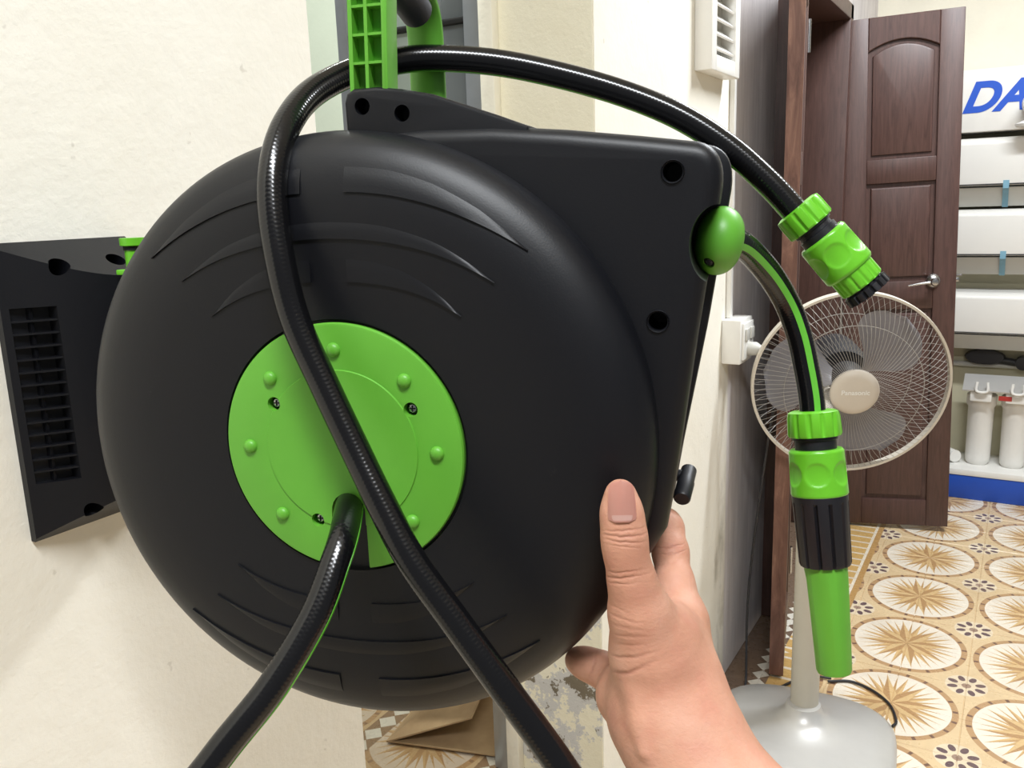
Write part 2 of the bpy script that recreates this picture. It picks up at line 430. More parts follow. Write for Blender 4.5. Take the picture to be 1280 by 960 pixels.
# ------------------------------------------------------------------ double door, frame in the wall
fr = bm_box(WX-T, WX+.045, 2.63, 2.68, 0, 2.02, .004)
bm_box(WX-T, WX+.045, 3.51, 3.56, 0, 2.02, .004, bm=fr); bm_box(WX-T, WX+.045, 2.63, 3.56, 1.965, 2.02, .004, bm=fr)
struct('trim_2', fr, 'dark_wood', smooth=30)
def door(name, hinge, free, height, lean, face, handle):
    hx, hy = hinge; fx, fy = free; wdt = hypot(fx-hx, fy-hy); ang = atan2(fy-hy, fx-hx)
    root = empty(name); root['kind'] = 'structure'
    root.matrix_world = Matrix.Translation((hx, hy, .012)) @ Matrix.Rotation(ang, 4, 'Z') @ Matrix.Rotation(lean, 4, 'Y')
    t = .019; sw = wdt*.20; h = height
    for x0, x1 in ((0, sw), (wdt-sw, wdt)): obj('stile', bm_box(x0, x1, -t, t, 0, h, .003), 'dark_wood', root, 30)
    zs = [0, .055*h, .45*h, .505*h, .695*h, .74*h, .957*h, h]
    for k, (a, b) in enumerate(((0, 1), (2, 3), (4, 5))):
        obj('rail', bm_box(sw, wdt-sw, -t, t, zs[a], zs[b], .003), 'dark_wood', root, 30)
    n = 14; arch = lambda u: .035*(1-(2*u-1)**2)
    poly = [(sw, h), (sw, zs[6]-.035)] + [(sw+(wdt-2*sw)*k/n, zs[6]-.035+arch(k/n)) for k in range(1, n)] + [(wdt-sw, zs[6]-.035), (wdt-sw, h)]
    obj('rail', bm_prism(poly[::-1], -t, t, 'y', .003, 1), 'dark_wood', root, 30)
    for k, (z0, z1, ar) in enumerate(((zs[1], zs[2], 0), (zs[3], zs[4], 0), (zs[5], zs[6]-.035, 1))):
        obj('panel', bm_box(sw-.004, wdt-sw+.004, -.006, .006, z0-.004, z1+(.036 if ar else .004)), 'dark_wood', root)
        m = .016; a0, a1 = sw+m, wdt-sw-m
        pl = [(a0, z0+m), (a1, z0+m)] + ([(a1+(a0-a1)*q/n, z1-m+arch(q/n)) for q in range(n+1)] if ar else [(a1, z1-m), (a0, z1-m)])
        obj('raised_field', bm_prism(pl, -.015, .015, 'y', .007, 2), 'dark_wood', root, 30)
    for z in (.18, h*.5, h-.18):
        obj('hinge', bm_tube([(-.004, face*(t+.003), z-.045), (-.004, face*(t+.003), z+.045)], .006, 10), 'steel', root, 40)
    if handle:
        hz = 1.0/1.955*h*.985; px = wdt*.80
        for s in (-1, 1):
            hd = obj('handle', bm_lathe([(0, 0), (.024, 0), (.026, .004), (.020, .012), (.012, .016), (.012, .040), (.016, .048), (.012, .058), (0, .06)], 24, 'y'), 'steel', root, 40)
            hd.location = (px, s*t, hz)
            if s < 0: hd.rotation_euler = (0, 0, pi)
            lv = obj('lever', bm_tube([(px-.09, s*(t+.042), hz-.012), (px-.05, s*(t+.046), hz-.005), (px, s*(t+.045), hz)], [.004, .005, .007], 10), 'steel', root, 40)
        obj('latch', bm_box(wdt-.002, wdt+.012, -.005, .005, hz-.008, hz+.008, .002), 'steel', root, 30)
        obj('lever', bm_tube([(px, t+.045, hz), (px+.05, t+.05, hz+.006), (px+.11, t+.03, hz+.012)], [.007, .005, .004], 10), 'steel', root, 40)
    return root
door('door_1', (-.577, 3.578), (-.187, 3.667), 1.955, -radians(1.9), -1, True)
d2 = door('door_2', (-.598, 2.665), (-.519, 2.27), 1.955, 0, 1, False)
L = hypot(.079, .395)
obj('edge_band', bm_box(L, L+.004, -.0195, .0195, 0, 1.955, .001), 'worn_wood_edge', d2)
obj('latch', bm_box(L-.02, L+.006, .0195, .035, .93, .965, .004), 'white_plastic', d2, 30)

# wall vent, socket, conduit
v = empty('wall_vent', (WX, 2.02, 1.62)); tag(v, 'white plastic louvred vent high on the cream wall left of the brown door', 'vent')
y0, y1, z1 = -.105, .105, .30
for a in ((y0, y0+.035, 0, z1), (y1-.035, y1, 0, z1), (y0+.035, y1-.035, 0, .035), (y0+.035, y1-.035, z1-.035, z1)):
    obj('frame_bar', bm_box(0, .04, a[0], a[1], a[2], a[3], .003), 'white_plastic', v, 30)
obj('back_plate', bm_box(.0, .006, y0+.03, y1-.03, .03, z1-.03), 'grey_lip', v)
for k in range(7):
    z = .045+k*.031
    obj('slat', bm_prism([(.006, z+.022), (.034, z), (.036, z+.004), (.008, z+.027)], y0+.036, y1-.036, 'y'), 'white_plastic', v)
v = empty('wall_socket', (WX, 2.20, .925)); tag(v, 'white surface mounted wall socket box below the thin white conduit', 'socket')
obj('box', bm_box(0, .05, -.055, .055, 0, .115, .004), 'white_plastic', v, 30)
obj('face_plate', bm_box(.05, .056, -.045, .045, .01, .105, .002), 'white_plastic', v, 30)
for y in (-.022, .022):
    obj('switch', bm_box(.056, .061, y-.015, y+.015, .06, .09, .002), 'grey_lip', v, 30)
obj('plug', bm_lathe([(0, 0), (.018, 0), (.018, .02), (.008, .035), (0, .036)], 16, 'z'), 'grey_lip', v, 40).matrix_local = Matrix.Translation((.056, 0, .035)) @ Matrix.Rotation(pi/2, 4, 'Y')
tag(obj('wire_conduit', bm_box(WX, WX+.014, 2.178, 2.196, 1.04, 3.1, .003), 'white_plastic', None, 30), 'thin white vertical conduit running up the wall from the socket', 'conduit')
c = [(WX+.09, 2.20, .96), (WX+.12, 2.21, .95), (WX+.13, 2.235, .90), (WX+.10, 2.25, .7), (WX+.06, 2.25, .3), (WX+.07, 2.2, .03), (WX+.1, 2.12, .006), (-.45, 2.3, .006), (-.38, 2.33, .006)]
tag(obj('power_cord', bm_tube(catmull(c, 8), .0035, 8), 'motor_black', None, 60), 'thin dark power cord hanging from the wall socket to the floor', 'cord')

# ------------------------------------------------------------------ side room seen through the opening
v = empty('glass_partition', (-1.0, 1.58, 0)); tag(v, 'aluminium framed glass partition in the side room behind the green carry handle', 'partition')
for x0, x1 in ((-.022, .018), (-.36, -.33), (-.105, -.085)):
    obj('post', bm_box(x0, x1, -.02, .02, 0 if x0 > -.05 else .5, 2.4, .002), 'aluminium', v, 30)
obj('gasket', bm_box(.018, .026, -.018, .018, .3, 2.4), 'dark_gasket', v)
for z0 in (.5, 1.715, 2.37): obj('rail', bm_box(-.33, -.022, -.018, .018, z0, z0+.03 if z0 != 1.715 else z0+.012, .002), 'aluminium' if z0 != 1.715 else 'dark_gasket', v, 30)
obj('glass_pane', bm_box(-.33, -.105, -.004, .004, .53, 2.37), 'glass_pale', v)
obj('glass_pane', bm_box(-.085, -.022, -.004, .004, .53, 2.37), 'glass_grey', v)
tag(obj('wall_conduit', bm_box(-.870, -.840, 1.375, 1.398, 0.0, 1.80, .003), 'cream_wall', None, 30), 'cream painted conduit standing on the peeling jamb edge', 'conduit')
tag(obj('junction_box', bm_box(-.885, -.80, 1.355, 1.398, 1.80, 1.88, .004), 'brown_box', None, 30), 'small brown junction box on top of the cream conduit', 'box')
# cardboard on the side-room floor
v = empty('cardboard_box', (-1.22, 1.56, 0)); tag(v, 'flattened open cardboard box lying on the floor under the reel', 'box')
def flap(name, pts, th=.004):
    bm = bmesh.new(); p = [Vector(q) for q in pts]; n = (p[1]-p[0]).cross(p[2]-p[0]).normalized()*th
    A = [bm.verts.new(q) for q in p]; B = [bm.verts.new(q+n) for q in p]; k = len(p)
    bm.faces.new(A); bm.faces.new(B[::-1])
    for i in range(k): bm.faces.new((A[i], B[i], B[(i+1) % k], A[(i+1) % k]))
    return obj(name, bm, 'cardboard', v)
flap('flap', [(-.10, -.05, .004), (.18, .03, .004), (.18, .32, .004), (-.16, .30, .004)])
flap('side_panel', [(-.10, -.05, .006), (-.16, .30, .006), (.05, .30, .16), (.12, .02, .10)])

# ------------------------------------------------------------------ display stand at the end of the room
v = empty('display_stand', (0, 4.11, 0)); tag(v, 'display stand with blue plinth front and white deck behind the open door', 'stand')
obj('plinth', bm_box(-.62, 1.6, 0, .30, 0, .108, .003), 'blue_paint', v, 30)
obj('deck', bm_box(-.62, 1.6, -.004, .30, .108, .135, .003), 'white_plastic', v, 30)
obj('back_panel', bm_box(-.62, 1.6, .285, .30, .135, 1.62), 'panel_beige', v)
for z in (.56,): obj('pipe_rail', bm_tube([(-.6, .265, z), (1.5, .265, z)], .012, 10), 'grey_lip', v, 40)
def ac(name, x0, z0, h, dep, label, tapes):
    v = empty(name, (x0, 4.39, z0)); tag(v, label, 'air conditioner', 'air conditioner units on the display wall')
    L = .95; k = 10
    pr = [(0, 0), (0, h), (-dep*.8, h)] + [(-dep*(.8+.2*sin(pi/2*q/k)), h-.03*(1-cos(pi/2*q/k))) for q in range(1, k+1)] + \
         [(-dep, h*.34), (-dep*.98, h*.29)]
    pr += [(-dep*.9, h*.275), (-dep*.55, 0)]
    def ex(poly, m, nm, bev=0):
        bm = bm_prism(poly, 0, L, 'x', bev, 2); return obj(nm, bm, m, v, 40)
    ex(pr, 'offwhite_ac', 'body')
    ex([(-dep*.93, h*.255), (-dep*.58, -.008), (-dep*.56, .0), (-dep*.91, h*.265)], 'grey_lip', 'louver')
    ex([(-dep*.60, -.003), (-dep*.30, -.003), (-dep*.30, .004), (-dep*.60, .004)], 'slot_black', 'outlet_slot')
    ex([(-dep*1.003, h*.30), (-dep*.9, h*.268), (-dep*.89, h*.28), (-dep*.99, h*.315)], 'slot_black', 'panel_seam')
    for tx_ in tapes:
        obj('tape', bm_prism([(-dep*1.006, h*.36), (-dep*1.006, h*.24), (-dep*.60, -.012), (-dep*.58, -.006), (-dep*.98, h*.25), (-dep*.98, h*.36)], tx_, tx_+.022, 'x'), 'blue_tape', v)
for a in (('air_conditioner', -.62, 1.275, .275, .20, 'topmost white air conditioner under the DA lettered box', [.52]),
          ('air_conditioner', -.62, .985, .27, .20, 'middle white air conditioner with blue tape on its lower edge', [.53]),
          ('air_conditioner', -.62, .655, .25, .20, 'lowest white air conditioner above the water filter set', [])): ac(*a)
v = empty('signage_box', (-.62, 4.20, 1.575)); tag(v, 'white carton on the top unit with slanted blue DA lettering', 'box')
obj('carton', bm_box(0, 1.3, 0, .19, 0, .25, .004), 'white_plastic', v, 30)
text('lettering', 'DA', .165, 'blue_letter', v, Matrix.Translation((.345, -.001, .132)) @ Matrix.Rotation(pi/2, 4, 'X'), .0008, .35, .006, 'LEFT')
v = empty('security_camera', (-.015, 4.12, 1.58)); tag(v, 'small white security camera with black lens beside the DA carton', 'camera')
obj('base', bm_lathe([(0, 0), (.055, 0), (.06, .01), (.03, .025), (0, .027)], 24), 'white_plastic', v, 40)
obj('neck', bm_tube([(0, 0, .02), (0, -.005, .055)], .014, 12), 'white_plastic', v, 40)
b_ = obj('body', bm_lathe([(0, -.06), (.034, -.06), (.04, -.05), (.04, .05), (.03, .06), (0, .06)], 24, 'y'), 'white_plastic', v, 40); b_.location = (0, -.005, .085)
obj('lens', bm_lathe([(0, -.063), (.022, -.063), (.028, -.058), (.028, -.05)], 20, 'y'), 'slot_black', v, 40).location = (0, -.005, .085)
v = empty('water_filter', (-.03, 4.24, .135)); tag(v, 'three white water filter canisters under a bracket on the blue stand', 'water filter')
for k in range(3):
    obj('canister', bm_lathe([(0, 0), (.040, 0), (.048, .012), (.050, .03), (.052, .26), (.060, .275), (.060, .315), (.045, .33), (0, .335)], 28), 'white_plastic', v, 40).location = (-.085+k*.135, 0, 0)
    obj('cap_bracket', bm_box(-.085+k*.135-.045, -.085+k*.135+.04, -.09, .06, .30, .345, .006), 'white_plastic', v, 30)
    obj('clip', bm_tube(catmull([(-.085+k*.135-.02, -.10, .39), (-.085+k*.135-.02, -.105, .35), (-.085+k*.135+.02, -.105, .35), (-.085+k*.135+.02, -.10, .39)], 4), .006, 8), 'white_plastic', v, 40)
obj('mount_plate', bm_prism([(-.10, .352), (-.098, .346), (.04, .392), (.038, .398)], -.16, .25, 'x'), 'fan_silver', v)
obj('label_sticker', bm_box(-.02, .03, -.0915, -.0905, .312, .332), 'red_label', v)
tag(obj('filter_cartridge', bm_tube([(-.285, 4.30, .165), (-.20, 4.20, .165)], [.028, .028], 18), 'white_plastic', None, 40), 'small white cartridge lying on its side left of the filter canisters', 'filter')
v = empty('hand_tool', (-.12, 4.36, .60)); tag(v, 'dark rounded tool hanging above the water filter bracket', 'tool')
obj('head', bm_lathe([(0, -.03), (.05, -.028), (.055, 0), (.05, .02), (0, .024)], 20, 'y'), 'motor_black', v, 40).scale = (1.5, .8, .65)
obj('knob', bm_lathe([(0, -.03), (.03, -.028), (.03, .02), (0, .024)], 16, 'y'), 'motor_black', v, 40).location = (.15, 0, -.02)
obj('neck', bm_tube([(.04, 0, -.01), (.15, 0, -.025)], .016, 10), 'motor_black', v, 40)

# ------------------------------------------------------------------ pedestal fan
FB = np.array([-.395, 2.045, 0]); v = empty('pedestal_fan', FB)
tag(v, 'grey pedestal fan with three blades in a round wire guard on the tiled floor', 'fan')
def sqr(a, h, r): return 1/((abs(cos(a-.1))**3.2+abs(sin(a-.1))**3.2)**(1/3.2))
prof = [(0, 0), (.215, 0), (.224, .006), (.223, .014), (.21, .024), (.16, .034), (.11, .042), (.07, .052), (.048, .068), (.041, .09), (0, .092)]
base = bm_lathe(prof, 64, mod=lambda a, h, r: 1+(sqr(a, h, r)-1)*max(0, min(1, (r-.05)/.12)))
for q in base.verts: q.co.y -= .045*min(1, hypot(q.co.x, q.co.y)/.2)
ob = obj('base', base, 'fan_silver', v, 50)
bd = obj('badge', bm_lathe([(0, 0), (.020, 0), (.020, .0012), (0, .0016)], 24), 'grey_lip', v, 40); bd.scale = (1.2, .6, 1); bd.location = (.10, -.155, .0275); bd.rotation_euler = (.35, .1, .2)
HUB = P(1068, 490, 2.10); los = HUB-CAM; los /= np.linalg.norm(los)
back = los*cos(radians(24)) + (-RIGHT*.52 + UP*.85)*sin(radians(24)); back /= np.linalg.norm(back)
MOT = HUB + back*.20
obj('pole', bm_tube([(.0, .0, .08), (.0, .0, .60)], .034, 28), 'fan_pole', v, 50)
mt_ = MOT-FB
obj('inner_pole', bm_tube([(0, 0, .60), (0, 0, mt_[2]-.13), (mt_[0], mt_[1], mt_[2]-.04)], [.02, .02, .025], 20), 'fan_beige', v, 50)
zf = -back; xf = np.cross((0, 0, 1), zf); xf /= np.linalg.norm(xf); yf = np.cross(zf, xf)
FM = basis(xf, yf, zf, HUB-FB)      # local z = facing direction
def fpart(name, bm, m, sm=40):
    o = obj(name, bm, m, v, sm); o.matrix_local = FM; return o
R = .236
fpart('motor_housing', bm_lathe([(0, -.29), (.045, -.285), (.065, -.26), (.07, -.18), (.062, -.125), (0, -.12)], 32), 'motor_black')
def guard(front):
    bm = bmesh.new(); n = 100 if front else 60
    for i in range(n):
        a = 2*pi*i/n; p = []
        for k in range(9):
            t = k/8; r = .058+(R-.058)*t
            z = (.004 - .055*t**3.0) if front else (-.13 + .07*t**4)
            aa = a + (.25*t if front else -.2*t)
            p.append((r*cos(aa), r*sin(aa), z))
        bm_tube(p, .0006, 4, bm, False)
    for rr, z, q in ((.165, -.0155 if front else -.118, .0011),):
        bm_tube([(rr*cos(2*pi*k/64), rr*sin(2*pi*k/64), z) for k in range(65)], q, 5, bm, False)
    return bm
fpart('front_guard', guard(True), 'wire_beige')
fpart('rear_guard', guard(False), 'wire_beige')
fpart('guard_rim', bm_lathe([(R-.003, -.046), (R+.003, -.046), (R+.004, -.056), (R+.003, -.066), (R-.003, -.066), (R-.004, -.056)], 96, closed=True), 'fan_beige')
fpart('rim_clip', bm_box(-.012, .012, -R-.014, -R+.002, -.07, -.045, .002), 'white_plastic')
fpart('hub_cap', bm_lathe([(0, .012), (.04, .011), (.054, .007), (.059, .0), (.058, -.004), (0, -.006)], 40), 'fan_hub')
text('hub_lettering', 'Panasonic', .017, 'white_plastic', v, FM @ Matrix.Translation((0, .002, .0124)), .0002, 0, .0004)
fpart('blade_hub', bm_lathe([(0, -.03), (.03, -.03), (.042, -.045), (.045, -.10), (0, -.10)], 32), 'motor_black')
for k in range(3):
    bm = bmesh.new(); g = []; nu, nv = 28, 14
    for i in range(nu+1):
        t = i/nu; r = .035+.173*t; row = []
        wl = .30+.42*sin(min(1, t*1.25)*pi/2); wr = wl*.95
        if t > .5: q = (t-.5)/.5; sh = max(0, 1-q**2.6)**.5; wl *= .03+.97*sh; wr *= .03+.97*sh
        for j in range(nv+1):
            s = j/nv; aa = -wl+(wl+wr)*s + .25*t
            row.append(bm.verts.new((r*cos(aa), r*sin(aa), -.07 + .045*(s-.5)*(1-.3*t))))
        g.append(row)
    for i in range(nu):
        for j in range(nv): bm.faces.new((g[i][j], g[i+1][j], g[i+1][j+1], g[i][j+1]))
    bmesh.ops.solidify(bm, geom=bm.faces[:], thickness=.0025)
    b_ = fpart('blade', bm, 'fan_blade', 50); b_.matrix_local = FM @ Matrix.Rotation(radians(40+120*k), 4, 'Z')
c = [(-.385, 2.31, .006), (-.33, 2.34, .005), (-.27, 2.32, .005), (-.22, 2.27, .005), (-.195, 2.20, .005), (-.20, 2.17, .005)]
tag(obj('fan_cord', bm_tube(catmull(c, 8), .0035, 8), 'motor_black', None, 60), 'dark cord curling on the tiles at the right edge of the fan base', 'cord')

# ------------------------------------------------------------------ wall bracket of the reel
BR = empty('reel_bracket', (WX, 0, 0)); tag(BR, 'black plastic wall bracket with ribbed grille and angled screw ears on cream wall', 'bracket')
ya, yb, za, zb = .350, .462, 1.103, 1.334
n = 18
def fx(y):                                      # the front bulges out from a thin left edge
    u = (y-ya)/(yb-ya); return .007 + .042*sin(pi/2*min(1, u/.75))
ys = [ya+(yb-ya)*k/n for k in range(n+1)]
drop = lambda y: .003 + .026*(fx(y)-.007)/.042
bm = bmesh.new()
def row(f): return [bm.verts.new(f(y)) for y in ys]
rows = [row(lambda y: (0, y, zb)), row(lambda y: (.005, y, zb)), row(lambda y: (fx(y), y, zb-drop(y))), row(lambda y: (fx(y), y, za+drop(y))), row(lambda y: (.005, y, za)), row(lambda y: (0, y, za))]
for A, B_ in zip(rows, rows[1:]+[rows[0]]):
    for i in range(n): bm.faces.new((A[i], A[i+1], B_[i+1], B_[i]))
bm.faces.new([r[0] for r in rows]); bm.faces.new([r[-1] for r in rows][::-1])
plate = obj('plate', bm, 'black_plastic', BR)
g0, g1 = ya+.0045, ya+.030
cs = [bm_prism([(fx(g0)-.005, g0), (.09, g0), (.09, g1), (fx(g1)-.012, g1)], 1.150, 1.286, 'z')]
for y in (ya+.036, ya+.083):
    cs.append(bm_cyl((.060, y, zb+.006), (.002, y, zb-.040), .0075, 20)); cs.append(bm_cyl((.060, y, za-.006), (.002, y, za+.040), .0075, 20))
cs.append(bm_box(.035, .09, yb-.022, yb-.006, 1.19, 1.272))
cut(plate, cs); shade(plate.data, 30)
for k in range(13):
    z = 1.150+.136*(k+.95)/14
    obj('grille_rib', bm_prism([(fx(g0)-.0055, g0-.0005), (fx(g0)-.001, g0-.0005), (fx(g1)-.001, g1+.0005), (fx(g1)-.0125, g1+.0005)], z-.0007, z+.0007, 'z'), 'black_plastic', BR)
gm = (g0+g1)/2
obj('grille_bar', bm_box(fx(gm)-.012, fx(gm)-.004, gm-.001, gm+.001, 1.1495, 1.2865), 'black_plastic', BR)

# ------------------------------------------------------------------ hose reel
ra = AZ+radians(14.5)
RB = np.array([sin(ra), cos(ra), 0]); RX = np.array([cos(ra), -sin(ra), 0]); RO = P(428.6, 560.8, .5)
REEL = empty('hose_reel', mw=basis(RX, RB, (0, 0, 1), RO))     # local x right, y into the case, z up
tag(REEL, 'large black round hose reel case with green centre disc and green carry handle', 'hose reel')
def RL(u, v, d=0):
    q = onplane(u, v, RB, RO+RB*d)-RO; return (float(q @ RX), d, float(q[2]))
def RLW(p):
    q = np.array(p)-RO; return np.array((q @ RX, q @ RB, q[2]))
prof = [(0, .004), (.0752, .004), (.0760, .0005), (.085, 0), (.125, -.003), (.142, -.0028), (.154, -.0012), (.163, .0018), (.170, .0055), (.1755, .0105), (.1788, .0165), (.1802, .0235), (.1804, .030), (.1795, .036), (.170, .038)]
def surf(r):                                    # face height at radius r
    return float(np.interp(r, [p[0] for p in prof], [p[1] for p in prof]))
full = [(0, .004)] + prof[1:]
fs = obj('front_shell', bm_lathe(full, 160, 'y'), 'black_plastic', REEL, 60)
obj('drum_body', bm_lathe([(.165, .034), (.170, .038), (.170, .088), (.172, .090), (.172, .094), (.170, .096), (.170, .138), (.160, .150), (.12, .157), (0, .158)], 120, 'y'), 'black_plastic', REEL, 40)
poly = [(-.03, .1745), (.0, .1775), (.05, .1795), (.09, .1785), (.13, .1745), (.170, .1693)] + [tuple((1-t)**2*np.array((.196, .1655))+2*t*(1-t)*np.array((.2150, .1640))+t*t*np.array((.2122, .140))) for t in np.linspace(0, 1, 10)] + [(.2, .060), (.189, -.02), (.1845, -.05), (.172, -.072), (.15, -.08), (.0, -.06), (-.03, .05)]
ZB = .497; BC = P(899, 301, ZB)
hs = obj('housing', bm_prism(poly, .026, .150, 'y', .009, 5), 'black_plastic', REEL)
BL = RLW(BC)
HO = [(.1870, .1498), (.1795, .0710)]
cut(hs, [bm_cyl((x, .0, z), (x, .060, z), .0052, 28) for x, z in HO] + [bm_tube([BL+np.array((0, -.05, 0)), BL+np.array((0, .024, 0))], .0212, 40, sq=(1, .70))])
shade(hs.data, 30)
for x, z in HO:
    obj('hole_rim', bm_lathe([(.0052, .0262), (.0060, .0250), (.0064, .0262)], 28, 'y', closed=True), 'black_plastic', REEL, 40).location = (x, 0, z)
obj('rear_housing', bm_prism([(x+.0045*max(0, x)/.2*min(1, max(0, (z+.03)/.08)), z+.0005) for x, z in poly[2:-4]] + [(.0, .02)], .078, .1505, 'y', .002, 2), 'black_plastic', REEL, 30)
# relief crescents on the face
def crescent(name, lo, thick, z_up):
    """lo: lower edge polyline (x,z) ends at a tip; thick: thickness at each sample (0 at tips)"""
    q_ = np.array(lo); cf = np.polyfit(q_[:, 0], q_[:, 1], 3 if len(lo) < 7 else 4); xs_ = np.linspace(lo[0][0], lo[-1][0], 40); L = np.stack([xs_, np.polyval(cf, xs_), xs_*0], 1); m = len(L); bm = bmesh.new(); A = []; nv = 4
    ts = np.interp(np.linspace(0, 1, m), np.linspace(0, 1, len(thick)), thick)
    for i in range(m):
        x, z, _ = L[i]; rr = []
        for j in range(nv+1):
            zz = z + z_up*max(ts[i], .0004)*j/nv
            lift = .0011*(1-j/nv)**.6 + .0000
            rr.append(bm.verts.new((x, surf(hypot(x, zz))-lift-.0001, zz)))
        rr.insert(0, bm.verts.new((x, surf(hypot(x, z))+.001, z)))
        A.append(rr)
    for i in range(m-1):
        for j in range(nv+1): bm.faces.new((A[i][j], A[i+1][j], A[i+1][j+1], A[i][j+1]))
    bm.faces.new(A[0]); bm.faces.new(A[-1][::-1])
    return obj(name, bm, 'black_plastic', REEL, 30)
def mirror(l): return [(-x+.001, z) for x, z in l]
r1 = [(.0135, .1456), (.035, .1435), (.0538, .140), (.0888, .1264), (.1143, .1120)]
r2 = [(-.092, .0985), (-.0545, .1142), (-.02, .1200), (.0133, .1207), (.04, .1175), (.0612, .1123), (.0963, .0956)]
r3 = [(.0115, .0970), (.025, .0960), (.0416, .0932), (.06, .087), (.0767, .0777)]
for l, th, s in ((r1, (.0135, .013, .011, .007, 0), 1), (mirror(r1), (.0135, .013, .011, .007, 0), 1), (r2, (0, .006, .0085, .009, .0085, .006, 0), 1),
                 (r3, (.0125, .012, .010, .006, 0), 1), (mirror(r3), (.0125, .012, .010, .006, 0), 1)):
    crescent('relief_rib', l, th, s)
    fl = [(x, -z+.001) for x, z in l]
    crescent('relief_rib', fl, th, -1)
# green centre disc
disc = obj('centre_disc', bm_lathe([(0, .006), (.0738, .006), (.0742, -.0005), (.0735, -.0018), (.072, -.0022), (.0475, -.0022), (.0470, -.0030), (0, -.0030)], 120, 'y'), 'green_plastic', REEL)
SCR = [RL(345, 504), RL(515, 511), RL(400, 648)]
slot = [(.0125, -.09), (.0125, -.037)] + [(.002+.0105*cos(a), -.037+.0105*sin(a)) for a in np.linspace(.15, pi-.15, 10)] + [(-.0085, -.037), (-.012, -.09)]
cut(disc, [bm_prism(slot, -.02, .02, 'y')] + [bm_cyl((x, -.02, z), (x, .0045, z), .0042, 24) for x, _, z in SCR]); shade(disc.data, 30)
for k in range(7):
    a = radians(90-45*k + (0 if k < 4 else -45)); 
    obj('bump', bm_lathe([(.0042, 0), (.0040, -.0012), (.0028, -.0024), (.0012, -.0029), (0, -.003)], 20, 'y'), 'green_plastic', disc, 60).location = (.0588*cos(a), -.0022, .0588*sin(a))
for x, _, z in SCR:
    s = obj('screw', bm_lathe([(.003, .005), (.003, .002), (.0022, .0008), (0, .0004)], 16, 'y'), 'steel', disc, 40); s.location = (x, 0, z)
    cr = bm_box(-.0018, .0018, .0000, .0008, -.0003, .0003); bm_box(-.0003, .0003, .0000, .0008, -.0018, .0018, bm=cr)
    obj('screw_slot', cr, 'dark_hole', disc).location = (x, 0, z)
# carry-handle ears on top of the case
EP = [(.0025, .165), (.0025, .1955), (.0042, .2005), (.0085, .2030), (.0227, .2032), (.037, .2012), (.0555, .1973), (.0737, .1908), (.0917, .1843), (.1094, .1774), (.112, .165)]
for d0, d1 in ((.030, .050), (.112, .132)):
    e = obj('handle_ear', bm_prism(EP, d0, d1, 'y', .0025, 3), 'black_plastic', REEL)
    if d0 < .05: cut(e, [bm_cyl((x, .0, z), (x, d0+.014, z), .0046, 24) for x, z in ((.0135, .1930), (.0372, .1880))])
    shade(e.data, 30)
obj('handle_base', bm_prism([(.012, .165), (.012, .1935), (.05, .189), (.10, .176), (.10, .165)], .045, .115, 'y', .002, 2), 'black_plastic', REEL, 30)
hd = obj('handle', bm_prism([(.0065, .200), (.0285, .200), (.0300, .235), (.0315, .262), (.0315, .285), (.010, .285), (.0085, .262)], .040, .046, 'y'), 'green_plastic', REEL)
bm = bmesh.new()
for x0, x1 in ((.0062, .0086), (.0158, .0178)): bm = bm_prism([(x0, .200), (x1, .200), (x1+.0030, .285), (x0+.0030, .285)], .0315, .041, 'y'); obj('handle_rib', bm, 'green_plastic', hd)
bm = bm_prism([(.0255, .199), (.0292, .199), (.0308, .235), (.0325, .262), (.0325, .285), (.0285, .285), (.0275, .24)], .0310, .047, 'y', .0008, 2); obj('handle_web', bm, 'green_plastic', hd, 30)
for z in (.2015, .2165, .2315, .2465, .2615, .2765): obj('handle_rib', bm_box(.0075+(z-.2)*.035, .0275+(z-.2)*.035, .0318, .041, z-.0007, z+.0007), 'green_plastic', hd)
pth = catmull([(.021, .0445, .281), (.021, .06, .2785), (.021, .085, .274), (.021, .108, .268), (.0205, .122, .256), (.0195, .128, .235), (.019, .129, .203)], 8)
bm = bm_tube(pth, .0085, 16, ref=(1, 0, 0), sq=(1.45, .62)); obj('handle_arch', bm, 'green_plastic', hd, 50)
obj('grip', bm_tube(catmull([(.021, .046, .266), (.021, .065, .2665), (.021, .085, .264), (.021, .108, .2575)], 8), .0105, 24, ref=(1, 0, 0)), 'grip_rubber', hd, 50)
# small pin at the right rear of the case
p0, p1 = P(861, 588, .570), P(852, 624, .545)
inv = np.linalg.inv(np.array(REEL.matrix_world))
def loc(p): return (inv @ np.append(np.array(p), 1))[:3]
a_, b_ = loc(p0), loc(p1); m_ = a_*.55+b_*.45
pn = obj('latch_pin', bm_tube([a_, a_*.56+b_*.44, a_*.55+b_*.45, b_*.96+a_*.04, b_], [.0052, .0052, .0057, .0055, .0046], 24), 'black_rubber', REEL, 40)
obj('latch_arm', bm_tube([a_*.8+b_*.2, (a_*.8+b_*.2)+np.array((-.03, .004, .0))], .004, 12), 'black_rubber', REEL, 40)
